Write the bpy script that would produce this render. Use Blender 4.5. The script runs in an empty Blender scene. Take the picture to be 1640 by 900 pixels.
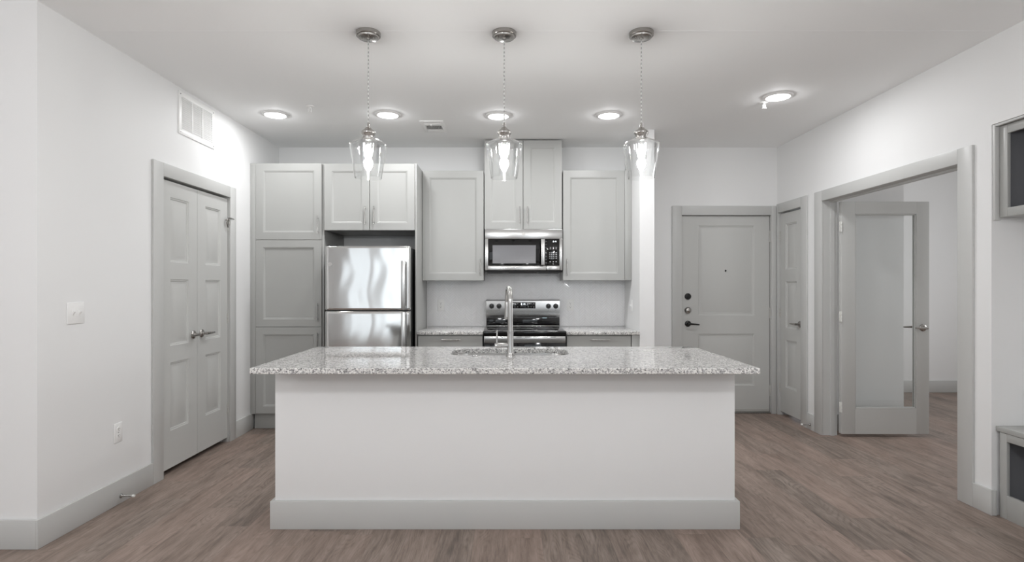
import bpy, bmesh, math, random
from mathutils import Vector, Matrix
random.seed(7)
sc = bpy.context.scene
col = sc.collection
PI = math.pi

# ------------------------------------------------------------------ camera
CZ, F = 1.32, 900.0            # eye height; focal length in pixels of a 1640 px wide frame
cd = bpy.data.cameras.new('camera')
cam = bpy.data.objects.new('camera', cd); col.objects.link(cam)
cam.location = (0, 0, CZ); cam.rotation_euler = (PI/2, 0, 0)
cd.sensor_width = 36; cd.lens = F/1640*36
cd.shift_x = (820-813)/1640; cd.shift_y = (458.5-450)/1640
cd.clip_start = 0.02; cd.clip_end = 100
sc.camera = cam

# ------------------------------------------------------------------ exposure, world, big lights
sc.view_settings.view_transform = 'Standard'
sc.view_settings.look = 'None'
sc.view_settings.gamma = 1
sc.view_settings.use_curve_mapping = False
sc.view_settings.exposure = 0.0
try:
    sc.cycles.use_denoising = True
    sc.cycles.max_bounces = 14; sc.cycles.diffuse_bounces = 8; sc.cycles.glossy_bounces = 6
    sc.cycles.transparent_max_bounces = 16
    sc.cycles.sample_clamp_indirect = 4.0
    sc.cycles.caustics_reflective = False; sc.cycles.caustics_refractive = False
except Exception:
    pass

w = bpy.data.worlds.new('sky'); sc.world = w; w.use_nodes = True
w.node_tree.nodes['Background'].inputs[0].default_value = (0.86, 0.93, 1.0, 1)
w.node_tree.nodes['Background'].inputs[1].default_value = 1.2

WIN = 2.5      # daylight through each square metre of living-room window
DOWN = 9.0      # each kitchen downlight
LIVING = 28.0   # each unseen living-room lamp
BULB = 19.5      # each pendant bulb
STUDY = 32.0

def area(name, loc, rot, sx, sy, e, c=(1,1,1), shape='RECTANGLE', spread=None):
    l = bpy.data.lights.new(name, 'AREA'); l.shape = shape; l.size = sx
    if shape in ('RECTANGLE', 'ELLIPSE'): l.size_y = sy
    l.energy = e; l.color = c
    if spread: l.spread = spread
    o = bpy.data.objects.new(name, l); o.location = loc; o.rotation_euler = rot; col.objects.link(o)
    return o

WINDOWS = [(-3.92, -3.32), (-3.06, -1.70), (0.35, 2.25)]   # living-room windows behind the camera, X ranges
WZ0, WZ1, WY = 0.06, 2.42, -3.60
for (a, b) in WINDOWS:
    area('window_daylight', ((a+b)/2, WY-0.16, (WZ0+WZ1)/2), (-PI/2, 0, PI), b-a, WZ1-WZ0, WIN*(b-a)*(WZ1-WZ0), (0.97, 0.985, 1.0))
for (x, y) in ((-1.3, 1.05), (1.3, 1.05), (-1.3, -0.6), (1.3, -0.6), (-3.95, 0.2)):
    lp = bpy.data.lights.new('living_fill_lamp', 'POINT'); lp.energy = LIVING; lp.color = (0.985, 0.99, 1.0); lp.shadow_soft_size = 0.10
    lo = bpy.data.objects.new('living_fill_lamp', lp); lo.location = (x, y, 2.0); col.objects.link(lo)  # bare unseen lamps, hung low so more light reaches the kitchen ceiling
area('study_fill_panel', (6.32, 4.75, 1.45), (0, PI/2, 0), 1.6, 1.3, STUDY, (0.98, 0.99, 1.0))  # unseen panel added beside the windowless study wall to light that room

# ------------------------------------------------------------------ materials
def srgb(h):
    if isinstance(h, str):
        c = [int(h[i:i+2], 16)/255 for i in (0, 2, 4)]
    else: c = [v/255 for v in h]
    return tuple(v/12.92 if v <= 0.04045 else ((v+0.055)/1.055)**2.4 for v in c) + (1,)

class NT:
    def __init__(s, name):
        s.m = bpy.data.materials.new(name); s.m.use_nodes = True
        s.t = s.m.node_tree; s.b = s.t.nodes['Principled BSDF']; s.out = s.t.nodes['Material Output']
    def n(s, typ, **kw):
        x = s.t.nodes.new(typ)
        ins = kw.pop('ins', {})
        for k, v in kw.items(): setattr(x, k, v)
        for k, v in ins.items():
            if hasattr(v, 'is_linked') or isinstance(v, bpy.types.NodeSocket): s.t.links.new(v, x.inputs[k])
            else: x.inputs[k].default_value = v
        return x
    def l(s, a, b): s.t.links.new(a, b)
    def math(s, op, a, b=None, c=None):
        d = {0: a}
        if b is not None: d[1] = b
        if c is not None: d[2] = c
        return s.n('ShaderNodeMath', operation=op, ins=d).outputs[0]
    def coords(s): return s.n('ShaderNodeTexCoord').outputs['Object']
    def mapping(s, v, scale=(1,1,1), loc=(0,0,0), rot=(0,0,0)):
        return s.n('ShaderNodeMapping', ins={'Vector': v, 'Scale': scale, 'Location': loc, 'Rotation': rot}).outputs[0]
    def noise(s, v, scale, detail=2, rough=0.5):
        return s.n('ShaderNodeTexNoise', ins={'Vector': v, 'Scale': scale, 'Detail': detail, 'Roughness': rough})
    def ramp(s, fac, stops, interp='LINEAR'):
        r = s.n('ShaderNodeValToRGB', ins={'Fac': fac}); cr = r.color_ramp; cr.interpolation = interp
        while len(cr.elements) < len(stops): cr.elements.new(0.5)
        for e, (p, c) in zip(cr.elements, stops):
            e.position = p; e.color = c if not isinstance(c, (int, float)) else (c, c, c, 1)
        return r.outputs[0]
    def mix(s, fac, a, b, typ='MIX'):
        x = s.n('ShaderNodeMix', data_type='RGBA', blend_type=typ)
        for sock, v in ((x.inputs[0], fac), (x.inputs[6], a), (x.inputs[7], b)):
            if isinstance(v, bpy.types.NodeSocket): s.l(v, sock)
            else: sock.default_value = v
        return x.outputs[2]
    def bump(s, h, strength=0.1, dist=0.01, normal=None):
        d = {'Height': h, 'Strength': strength, 'Distance': dist}
        if normal is not None: d['Normal'] = normal
        b = s.n('ShaderNodeBump', ins=d); s.l(b.outputs[0], s.b.inputs['Normal']); return b
    def set(s, **kw):
        for k, v in kw.items():
            k = {'color': 'Base Color', 'rough': 'Roughness', 'metal': 'Metallic', 'coat': 'Coat Weight', 'coat_rough': 'Coat Roughness',
                 'spec': 'Specular IOR Level', 'aniso': 'Anisotropic', 'emit': 'Emission Color', 'emit_s': 'Emission Strength'}.get(k, k)
            if isinstance(v, bpy.types.NodeSocket): s.l(v, s.b.inputs[k])
            else: s.b.inputs[k].default_value = v
        return s

def paint(name, c, rough, bscale=320, bstr=0.04, var=0.015, spec=0.5, detail=2):
    t = NT(name); co = t.coords()
    n = t.noise(co, bscale, detail); big = t.noise(co, 1.3, 3)
    c = srgb(c) if not isinstance(c, tuple) else c
    lo = tuple(v*(1-var) for v in c[:3])+(1,)
    t.set(color=t.mix(big.outputs[0], lo, c), rough=rough, spec=spec)
    t.bump(n.outputs[0], bstr, 0.002)
    return t.m

def metal(name, c, rough, stretch=(1,1,1), scale=300, bstr=0.02, rv=0.06):
    t = NT(name); v = t.mapping(t.coords(), stretch)
    n = t.noise(v, scale, 2)
    r = t.n('ShaderNodeMapRange', ins={'Value': n.outputs[0], 'To Min': rough-rv, 'To Max': rough+rv}).outputs[0]
    t.set(color=c if isinstance(c, tuple) else srgb(c), metal=1.0, rough=r)
    t.bump(n.outputs[0], bstr, 0.001)
    return t.m

def plain(name, c, rough, spec=0.5, coat=0.0):
    t = NT(name); n = t.noise(t.coords(), 60, 3)
    c = srgb(c)
    t.set(color=t.mix(n.outputs[0], tuple(v*0.94 for v in c[:3])+(1,), c), rough=rough, spec=spec, coat=coat)
    return t.m

def emit(name, c, s):
    t = NT(name); n = t.noise(t.coords(), 5, 1)
    t.set(color=(0.8,0.8,0.8,1), emit=t.mix(n.outputs[0], c, tuple(min(1, v*1.01) for v in c[:3])+(1,)), emit_s=s)
    return t.m

def thin_glass(name, tint=(0.97,0.98,0.98,1), ior=1.5, gain=1.0, rough=0.02):
    t = NT(name); t.t.nodes.remove(t.b)
    lw = t.n('ShaderNodeLayerWeight', ins={'Blend': 0.5})
    f0 = ((ior-1)/(ior+1))**2
    f2 = t.math('MULTIPLY', t.math('MULTIPLY_ADD', t.math('POWER', lw.outputs['Facing'], 5.0), 1-f0, f0), gain)
    tr = t.n('ShaderNodeBsdfTransparent', ins={'Color': tint})
    gl = t.n('ShaderNodeBsdfGlossy', ins={'Color': (1,1,1,1), 'Roughness': rough})
    mx = t.n('ShaderNodeMixShader', ins={0: f2, 1: tr.outputs[0], 2: gl.outputs[0]})
    t.l(mx.outputs[0], t.out.inputs[0])
    return t.m

M = {}
M['wall'] = paint('white_wall_paint', (0.80, 0.803, 0.803, 1), 0.6, 260, 0.10)
M['ceiling'] = paint('white_ceiling_paint', (0.90, 0.905, 0.905, 1), 0.8, 300, 0.06)
M['trim'] = paint('warm_grey_trim_paint', (0.53, 0.533, 0.523, 1), 0.38, 500, 0.015)
M['door'] = paint('warm_grey_door_paint', (0.53, 0.533, 0.52, 1), 0.36, 420, 0.025)
M['cabinet'] = paint('pale_grey_cabinet_lacquer', (0.395, 0.398, 0.386, 1), 0.34, 500, 0.012)
M['charcoal'] = paint('charcoal_cubby_paint', (0.155, 0.157, 0.167, 1), 0.5, 400, 0.02)
M['plastic'] = plain('white_plastic', 'efefee', 0.3)
M['white_metal'] = plain('white_enamel', 'f2f2f1', 0.4)
M['slot'] = plain('dark_slot', '2a2a2a', 0.6)
M['black'] = plain('black_hardware', '151514', 0.35)
M['black_gloss'] = plain('black_glass_ceramic', '070708', 0.06, 0.5)
M['dark_case'] = plain('dark_grey_case', '1b1b1c', 0.45)
M['oven_window'] = plain('grey_mesh_window', '77777a', 0.25)
M['marks'] = plain('pale_key_legends', 'c4c6c8', 0.5)
M['rubber'] = plain('white_rubber_tip', 'e2e2de', 0.6)
M['label_blue'] = plain('pale_blue_sticker', 'b9d3de', 0.5)
M['nickel'] = metal('satin_nickel', (0.42, 0.405, 0.385, 1), 0.26)
M['pull'] = metal('brushed_steel_pull', (0.46, 0.455, 0.44, 1), 0.26)
M['chrome'] = metal('brushed_steel_faucet', (0.47, 0.465, 0.455, 1), 0.24, (1,1,0.05), 400)
M['brush'] = metal('brushed_stainless', (0.52, 0.52, 0.515, 1), 0.24, (0.02,1,1), 500, 0.02)
M['sink'] = metal('sink_stainless', (0.62, 0.615, 0.60, 1), 0.22, (0.05,1,1), 300, 0.02)
M['hinge'] = plain('painted_hinge', 'b9b8b4', 0.35)
M['hinge_white'] = plain('pale_hinge_metal', 'dcdcd8', 0.35)
M['glass_pane'] = thin_glass('clear_door_glass', (0.975, 0.982, 0.98, 1), 1.45, 1.0, 0.01)
M['glass_shade'] = thin_glass('clear_lamp_glass', (0.975, 0.98, 0.98, 1), 1.5, 2.2, 0.02)
M['glass_window'] = thin_glass('window_glass', (0.97, 0.98, 0.98, 1), 1.3, 0.5, 0.0)
M['lens'] = emit('lit_diffuser', (1.0, 0.985, 0.96, 1), 6.0)
M['filament'] = emit('glowing_filament', (1.0, 0.95, 0.86, 1), 26.0)
M['digits'] = emit('lit_display_digits', (0.85, 0.95, 1.0, 1), 1.6)

def m_cord():
    t = NT('clear_grey_cord'); v = t.mapping(t.coords(), (1,1,1))
    wv = t.n('ShaderNodeTexWave', wave_type='BANDS', bands_direction='Z', ins={'Vector': v, 'Scale': 14.0, 'Distortion': 2.0})
    t.set(color=t.mix(wv.outputs[1], srgb('8f8f8e'), srgb('dcdcda')), rough=0.3)
    return t.m
M['cord'] = m_cord()

def m_fridge():
    t = NT('fridge_stainless'); co = t.coords()
    fine = t.noise(t.mapping(co, (0.03, 1, 1)), 500, 2)
    r = t.n('ShaderNodeMapRange', ins={'Value': fine.outputs[0], 'To Min': 0.075, 'To Max': 0.13}).outputs[0]
    t.set(color=(0.68, 0.68, 0.675, 1), metal=1.0, rough=r)
    t.bump(fine.outputs[0], 0.015, 0.001)
    return t.m
M['fridge'] = m_fridge()

def m_granite():
    t = NT('speckled_granite'); co = t.coords()
    wob = t.noise(co, 60, 3)
    v = t.n('ShaderNodeVectorMath', operation='MULTIPLY_ADD', ins={0: wob.outputs[1], 1: (0.012,)*3, 2: co}).outputs[0]
    v1 = t.n('ShaderNodeTexVoronoi', feature='F1', ins={'Vector': v, 'Scale': 150.0})
    v2 = t.n('ShaderNodeTexVoronoi', feature='F1', ins={'Vector': v, 'Scale': 310.0})
    patch = t.noise(co, 26, 4, 0.6)
    s1 = t.n('ShaderNodeSeparateColor', ins={0: v1.outputs['Color']})
    s2 = t.n('ShaderNodeSeparateColor', ins={0: v2.outputs['Color']})
    k = t.math('ADD', s1.outputs[0], t.math('MULTIPLY', t.math('SUBTRACT', patch.outputs[0], 0.5), 0.55))
    base = t.ramp(k, [(0.0, srgb('262527')), (0.17, srgb('6f6e71')), (0.30, srgb('9b9a9d')), (0.41, srgb('d2d1cf')), (0.62, srgb('ebeae7'))], 'CONSTANT')
    fine = t.ramp(s2.outputs[1], [(0.0, srgb('29282a')), (0.11, srgb('868588')), (0.22, srgb('dbdad8')), (0.6, srgb('eeedea'))], 'CONSTANT')
    c = t.mix(0.45, base, fine)
    t.set(color=c, rough=0.05, spec=0.6)
    return t.m
M['granite'] = m_granite()

def m_tile():
    t = NT('glossy_white_tile'); n = t.noise(t.coords(), 24, 2)
    t.set(color=(0.85, 0.85, 0.86, 1), rough=0.10, spec=0.55)
    t.bump(n.outputs[0], 0.06, 0.004)
    return t.m
M['tile'] = m_tile()
M['grout'] = plain('pale_grout', 'e4e4e4', 0.85)

def m_floor():
    t = NT('grey_brown_wood_planks'); co = t.coords()
    sx = t.n('ShaderNodeSeparateXYZ', ins={0: co})
    W_, L_ = 0.178, 1.22
    u = t.math('DIVIDE', sx.outputs[0], W_); row = t.math('FLOOR', u)
    r1 = t.n('ShaderNodeTexWhiteNoise', noise_dimensions='1D', ins={'W': row}).outputs[0]
    vv = t.math('ADD', t.math('DIVIDE', sx.outputs[1], L_), r1); pl = t.math('FLOOR', vv)
    cid = t.n('ShaderNodeCombineXYZ', ins={0: row, 1: pl, 2: 3.7})
    rnd = t.n('ShaderNodeTexWhiteNoise', noise_dimensions='3D', ins={'Vector': cid.outputs[0]})
    off = t.n('ShaderNodeVectorMath', operation='MULTIPLY_ADD', ins={0: rnd.outputs[1], 1: (7.0, 7.0, 7.0), 2: co}).outputs[0]
    # long grain streaks, broad tonal clouds and cathedral rings, all running along the plank
    g1 = t.noise(t.mapping(off, (17, 1.5, 1)), 2.4, 7, 0.66)
    g2 = t.noise(t.mapping(off, (75, 6.5, 1)), 2.2, 4, 0.65)
    cloud = t.noise(t.mapping(off, (5.5, 1.3, 1)), 1.5, 3, 0.55)
    ringd = t.noise(t.mapping(off, (5.0, 0.9, 1)), 1.6, 1.0, 0.4)
    ring = t.math('MULTIPLY', t.math('POWER', t.math('ABSOLUTE', t.math('SINE', t.math('MULTIPLY', ringd.outputs[0], 80.0))), 4.0), -1.0)
    ringm = t.math('MULTIPLY', ring, t.ramp(cloud.outputs[0], [(0.46, 0.0), (0.58, 1.0)]))
    k = t.math('ADD', t.math('MULTIPLY', g1.outputs[0], 0.50), t.math('MULTIPLY', g2.outputs[0], 0.20))
    k = t.math('ADD', k, t.math('MULTIPLY', cloud.outputs[0], 0.42))
    k = t.math('ADD', k, t.math('MULTIPLY', ringm, 0.065))
    k = t.math('ADD', k, t.math('MULTIPLY', rnd.outputs[0], 0.10))
    c = t.ramp(k, [(0.39, srgb('504741')), (0.51, srgb('746860')), (0.615, srgb('8d8077')), (0.78, srgb('a6988f'))])
    tint = t.mix(t.math('MULTIPLY', rnd.outputs[0], 0.5), c, t.mix(1.0, c, srgb('f5e2dc'), 'MULTIPLY'))
    fu = t.math('FRACT', u); fv = t.math('FRACT', vv)
    eu = t.math('MINIMUM', fu, t.math('SUBTRACT', 1.0, fu)); ev = t.math('MINIMUM', fv, t.math('SUBTRACT', 1.0, fv))
    gap = t.math('MAXIMUM', t.math('LESS_THAN', eu, 0.0055), t.math('LESS_THAN', ev, 0.0009))
    c2 = t.mix(t.math('MULTIPLY', gap, 0.22), tint, srgb('3a332d'))
    rr = t.n('ShaderNodeMapRange', ins={'Value': g1.outputs[0], 'To Min': 0.38, 'To Max': 0.55}).outputs[0]
    t.set(color=c2, rough=rr, spec=0.35)
    t.bump(t.math('SUBTRACT', t.math('MULTIPLY', g2.outputs[0], 0.3), gap), 0.12, 0.002)
    return t.m
M['floor'] = m_floor()

# ------------------------------------------------------------------ mesh helpers
class MB:
    def __init__(s): s.bm = bmesh.new()
    def box(s, x0, x1, y0, y1, z0, z1, b=0.0, seg=2):
        x0, x1 = min(x0,x1), max(x0,x1); y0, y1 = min(y0,y1), max(y0,y1); z0, z1 = min(z0,z1), max(z0,z1)
        m = Matrix.Translation(((x0+x1)/2, (y0+y1)/2, (z0+z1)/2)) @ Matrix.Diagonal((x1-x0, y1-y0, z1-z0, 1))
        r = bmesh.ops.create_cube(s.bm, size=1, matrix=m)
        if b > 0:
            es = set(e for v in r['verts'] for e in v.link_edges)
            bmesh.ops.bevel(s.bm, geom=list(es), offset=b, segments=seg, affect='EDGES', profile=0.5)
        return s
    def ring(s, pts): return [s.bm.verts.new(p) for p in pts]
    def skin(s, rings, close=True, cap0=False, cap1=False):
        for a, b in zip(rings, rings[1:]):
            n = len(a); m = n if close else n-1
            for i in range(m):
                j = (i+1) % n
                vs = [a[i], a[j], b[j], b[i]]
                try: s.bm.faces.new(vs)
                except ValueError: pass
        if cap0: s.bm.faces.new(rings[0][::-1])
        if cap1: s.bm.faces.new(rings[-1])
        return s
    def lathe(s, prof, c=(0,0,0), axis='Z', n=32, caps=True):
        rings = []
        for r, h in prof:
            r = max(r, 1e-5)
            pts = []
            for i in range(n):
                a = 2*PI*i/n; p, q = r*math.cos(a), r*math.sin(a)
                v = {'Z': (p, q, h), 'Y': (p, h, q), 'X': (h, p, q)}[axis]
                pts.append((v[0]+c[0], v[1]+c[1], v[2]+c[2]))
            rings.append(s.ring(pts))
        return s.skin(rings, True, caps, caps)
    def tube(s, pts, r, n=12):
        pts = [Vector(p) for p in pts]; rings = []
        up = None
        for i, p in enumerate(pts):
            t = (pts[min(i+1, len(pts)-1)] - pts[max(i-1, 0)]).normalized()
            if up is None:
                up = Vector((0,0,1)) if abs(t.z) < 0.9 else Vector((1,0,0))
            a = (up - t*up.dot(t)).normalized(); b = t.cross(a); up = a
            rr = r[i] if isinstance(r, (list, tuple)) else r
            rings.append(s.ring([p + a*rr*math.cos(2*PI*k/n) + b*rr*math.sin(2*PI*k/n) for k in range(n)]))
        return s.skin(rings, True, True, True)
    def prism_x(s, yz, x0, x1):      # closed polygon in YZ, extruded along X
        a = s.ring([(x0, y, z) for y, z in yz]); b = s.ring([(x1, y, z) for y, z in yz])
        return s.skin([a, b], True, True, True)
    def leaf(s, w_, h, t, panels, prof, y0=0.0, x0=0.0, z0=0.0, back=False):
        """slab in XZ whose front (facing -Y at y0) carries moulded panels; prof = (inset, depth) rings"""
        def face_side(yf, sg, flip):
            xs = sorted({0.0, w_} | {p[0] for p in panels} | {p[2] for p in panels})
            zs = sorted({0.0, h} | {p[1] for p in panels} | {p[3] for p in panels})
            vd = {}
            def V(x, z, d=0.0):
                k = (round(x,5), round(z,5), round(d,5))
                if k not in vd: vd[k] = s.bm.verts.new((x0+x, yf+sg*d, z0+z))
                return vd[k]
            def Fc(vs): s.bm.faces.new(vs[::-1] if flip else vs)
            for xa, xb in zip(xs, xs[1:]):
                for za, zb in zip(zs, zs[1:]):
                    cx, cz = (xa+xb)/2, (za+zb)/2
                    if any(p[0] < cx < p[2] and p[1] < cz < p[3] for p in panels): continue
                    Fc([V(xa,za), V(xb,za), V(xb,zb), V(xa,zb)])
            for (a, b, c, d) in panels:
                last = None
                for (i, dep) in prof:
                    cur = [V(a+i,b+i,dep), V(c-i,b+i,dep), V(c-i,d-i,dep), V(a+i,d-i,dep)]
                    if last:
                        for q in range(4):
                            r = (q+1) % 4
                            Fc([last[q], last[r], cur[r], cur[q]])
                    last = cur
                Fc(last)
        face_side(y0, 1, False)
        B = lambda x, z, y: s.bm.verts.new((x0+x, y, z0+z))
        f = [B(0,0,y0), B(w_,0,y0), B(w_,h,y0), B(0,h,y0)]
        k = [B(0,0,y0+t), B(w_,0,y0+t), B(w_,h,y0+t), B(0,h,y0+t)]
        for q in range(4):
            r = (q+1) % 4; s.bm.faces.new([f[r], f[q], k[q], k[r]])
        if back: face_side(y0+t, -1, True)
        else: s.bm.faces.new(k[::-1])
        return s
    def xf(s, m): bmesh.ops.transform(s.bm, matrix=m, verts=s.bm.verts[:]); return s
    def mesh(s, name, mat, smooth=35, shift=None):
        if shift is not None: bmesh.ops.translate(s.bm, vec=-Vector(shift), verts=s.bm.verts[:])
        bmesh.ops.recalc_face_normals(s.bm, faces=s.bm.faces[:])
        me = bpy.data.meshes.new(name); s.bm.to_mesh(me); s.bm.free()
        me.materials.append(M[mat])
        for p in me.polygons: p.use_smooth = True
        me.set_sharp_from_angle(angle=math.radians(smooth))
        return me

ROOT = {}     # object -> world location its parts are measured from (None: local coordinates)
def tag(o, label=None, cat=None, group=None, kind=None):
    if label: o['label'] = label
    if cat: o['category'] = cat
    if group: o['group'] = group
    if kind: o['kind'] = kind
    return o
def empty(name, loc, label, cat, group=None, rz=0.0, kind=None):
    o = bpy.data.objects.new(name, None); o.location = loc; o.rotation_euler = (0,0,rz)
    o.empty_display_size = 0.05; col.objects.link(o); ROOT[o.name] = Vector(loc)
    return tag(o, label, cat, group, kind)
def part(name, mb, mat, parent, label=None, local=False, smooth=35):
    base = None if (local or ROOT.get(parent.name) is None) else ROOT[parent.name]
    o = bpy.data.objects.new(name, mb.mesh(name, mat, smooth, base)); col.objects.link(o)
    o.parent = parent; ROOT[o.name] = base
    if label: o['label'] = label
    return o
def solo(name, mb, mat, label, cat, group=None, kind=None, loc=(0,0,0), rz=0.0, local=False, smooth=35):
    o = bpy.data.objects.new(name, mb.mesh(name, mat, smooth, None if local else loc)); col.objects.link(o)
    o.location = loc; o.rotation_euler = (0,0,rz); ROOT[o.name] = None if local else Vector(loc)
    return tag(o, label, cat, group, kind)
def struct(name, mb, mat, label, smooth=35):
    return solo(name, mb, mat, label, None, None, 'structure', smooth=smooth)
def copy_tree(o, parent=None, loc=None, label=None, group=None, rz=None):
    c = o.copy(); col.objects.link(c)
    if parent: c.parent = parent
    if loc is not None: c.location = loc
    if rz is not None: c.rotation_euler = (0,0,rz)
    if label: c['label'] = label
    if group: c['group'] = group
    for ch in list(o.children): copy_tree(ch, c)
    return c

# ------------------------------------------------------------------ room shell
XL, XR, YB, H = -2.369, 2.796, 5.825, 2.76     # left wall, right wall, back wall, ceiling
XR2 = 2.92                                     # far face of the right wall
YC = 2.83                                      # corner where the left wall turns into the living room
XLL, YLB = -4.70, WY                           # living room limits
JZ = 2.075                                     # door opening height
WT = 0.12

mb = MB().box(-4.9, 6.6, -3.9, 7.3, -0.12, 0.0)
struct('floor', mb, 'floor', 'grey brown wood plank floor')
mb = MB().box(-4.9, 6.6, -3.9, 7.3, H, H+0.12)
mb.box(-2.3, 2.75, 3.165, 3.215, H-0.0006, H)      # taped drywall joint
struct('ceiling', mb, 'ceiling', 'flat white ceiling with recessed lights')

DL0, DL1 = 3.848, 4.775      # double closet doors in the left wall
mb = MB().box(XL-WT, XL, YC, DL0-0.02, 0, H).box(XL-WT, XL, DL1+0.02, YB, 0, H).box(XL-WT, XL, DL0-0.02, DL1+0.02, JZ+0.02, H)
struct('wall_left', mb, 'wall', 'white left wall with the double closet doors')
mb = MB().box(XLL, XL-WT, YC, YC+WT, 0, H)
struct('wall_front_left', mb, 'wall', 'white wall facing the room at the left edge')
ED0, ED1 = 1.803, 2.727      # entry door opening
mb = MB().box(XL-WT, ED0-0.015, YB, YB+WT, 0, H).box(ED1+0.015, XR2, YB, YB+WT, 0, H).box(ED0-0.015, ED1+0.015, YB, YB+WT, 2.07, H)
struct('wall_back', mb, 'wall', 'white back wall behind kitchen and entry')
mb = MB().box(1.214, 1.349, 5.165, YB, 0, H)
struct('wall_wing', mb, 'wall', 'short white wing wall ending the kitchen run')
FD0, FD1 = 3.476, 4.98       # french door opening
CD0, CD1 = 5.337, 5.785      # narrow closet door
NY0, NY1, NX = 1.75, 3.247, 3.25
mb = MB()
for (a, b) in ((NY1, FD0-0.02), (FD1+0.02, CD0-0.015), (CD1+0.015, YB)): mb.box(XR, XR2, a, b, 0, H)
mb.box(XR, XR2, FD0-0.02, FD1+0.02, JZ+0.02, H).box(XR, XR2, CD0-0.015, CD1+0.015, JZ+0.015, H)
struct('wall_right', mb, 'wall', 'white right wall with the study and closet doors')
mb = MB().box(XR2, NX+0.1, NY1, NY1+0.11, 0, H).box(NX, NX+0.1, NY0, NY1, 0, H).box(XR, NX+0.1, NY0-0.12, NY0, 0, H).box(XR, NX, NY0, NY1, 2.252, H)
struct('wall_niche', mb, 'wall', 'wall of the mudroom niche at the right edge')
mb = MB().box(XR, XR2, YLB, NY0-0.12, 0, H)
struct('wall_living_right', mb, 'wall', 'right wall of the living area')
mb = MB().box(XLL-WT, XLL, YLB, YC+WT, 0, H)
struct('wall_living_left', mb, 'wall', 'left wall of the living area')
mb = MB()
xs = [XLL-WT] + [v for p in WINDOWS for v in p] + [XR2]
for i in range(0, len(xs), 2): mb.box(xs[i], xs[i+1], YLB-0.14, YLB, 0, H)
for a, b in WINDOWS: mb.box(a, b, YLB-0.14, YLB, 0, WZ0).box(a, b, YLB-0.14, YLB, WZ1, H)
struct('wall_living_window', mb, 'wall', 'window wall behind the camera')
for i, (a, b) in enumerate(WINDOWS):
    mb = MB(); y0, y1 = YLB-0.10, YLB-0.05
    mb.box(a, a+0.05, y0, y1, WZ0, WZ1).box(b-0.05, b, y0, y1, WZ0, WZ1).box(a+0.05, b-0.05, y0, y1, WZ0, WZ0+0.05).box(a+0.05, b-0.05, y0, y1, WZ1-0.05, WZ1)
    mb.box((a+b)/2-0.03, (a+b)/2+0.03, y0, y1, WZ0+0.05, WZ1-0.05)
    wo = struct('window_%d' % (i+1), mb, 'white_metal', 'tall white framed window behind the camera')
    part('glass_pane', MB().box(a+0.05, b-0.05, YLB-0.078, YLB-0.074, WZ0+0.05, WZ1-0.05), 'glass_window', wo)

# closets behind the doors, and the study
mb = MB().box(XL-WT-0.7, XL-WT-0.6, 3.6, 5.0, 0, H).box(XL-WT-0.6, XL-WT, 3.6, 3.7, 0, H).box(XL-WT-0.6, XL-WT, 4.93, 5.03, 0, H)
struct('wall_closet_left', mb, 'wall', 'inside of the double door closet')
SX, SY0, SY1 = 3.63, 5.15, 7.0
mb = MB().box(XR2, SX, SY0, SY0+0.1, 0, H).box(SX-0.1, SX, SY0+0.1, SY1, 0, H)
struct('wall_study_closet', mb, 'wall', 'closet wall seen through the glass door')
mb = MB().box(SX-0.1, 6.52, SY1, SY1+0.12, 0, H)
struct('wall_study_far', mb, 'wall', 'far white wall of the study')
mb = MB().box(6.4, 6.52, NY1, SY1, 0, H).box(NX+0.1, 6.4, NY1, NY1+0.11, 0, H)
struct('wall_study_side', mb, 'wall', 'side walls of the study')
mb = MB().box(ED0-0.3, ED1+0.3, YB+0.5, YB+0.6, 0, 2.4)
struct('wall_corridor', mb, 'wall', 'corridor wall beyond the entry door')

# ------------------------------------------------------------------ casings and jambs
CT = 0.016   # casing thickness
def casing_x(name, xw, sg, y0, y1, label, near=0.11, far=0.11, z1=2.168, depth=WT, jamb=0.02, stop=True, zo=JZ):
    """casing on a wall in the plane X = xw; sg = direction into the room"""
    a, b = sorted((xw, xw+sg*CT)); m_ = MB()
    m_.box(a, b, y0-near, y0, 0, z1, 0.003).box(a, b, y1, y1+far, 0, z1, 0.003).box(a, b, y0, y1, zo, z1, 0.003)
    c, d = sorted((xw, xw-sg*depth))
    m_.box(c, d, y0-jamb, y0, 0, zo+jamb).box(c, d, y1, y1+jamb, 0, zo+jamb).box(c, d, y0, y1, zo, zo+jamb)
    if stop:
        c, d = sorted((xw-sg*0.06, xw-sg*0.095))
        m_.box(c, d, y0, y0+0.012, 0, zo-0.012).box(c, d, y1-0.012, y1, 0, zo-0.012).box(c, d, y0, y1, zo-0.012, zo)
    return struct(name, m_, 'trim', label)
casing_x('trim_1', XL, 1, DL0, DL1, 'grey casing around the double closet doors', 0.111, 0.098)
casing_x('trim_2', XR, -1, FD0, FD1, 'wide grey casing around the glass door opening', 0.112, 0.118, depth=0.124)
casing_x('trim_3', XR, -1, CD0, CD1, 'grey casing around the narrow closet door', 0.11, 0.022)
mb = MB()
mb.box(1.70, ED0-0.002, YB-CT, YB, 0, 2.152, 0.003).box(ED1+0.002, XR-0.018, YB-CT, YB, 0, 2.152, 0.003).box(ED0-0.002, ED1+0.002, YB-CT, YB, 2.056, 2.152, 0.003)
mb.box(ED0-0.015, ED0, YB, YB+WT, 0, 2.07).box(ED1, ED1+0.015, YB, YB+WT, 0, 2.07).box(ED0, ED1, YB, YB+WT, 2.056, 2.07)
mb.box(ED0, ED0+0.012, YB+0.066, YB+0.09, 0, 2.044).box(ED1-0.012, ED1, YB+0.066, YB+0.09, 0, 2.044).box(ED0, ED1, YB+0.066, YB+0.09, 2.044, 2.056)
struct('trim_4', mb, 'trim', 'grey casing around the entry door')
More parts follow.
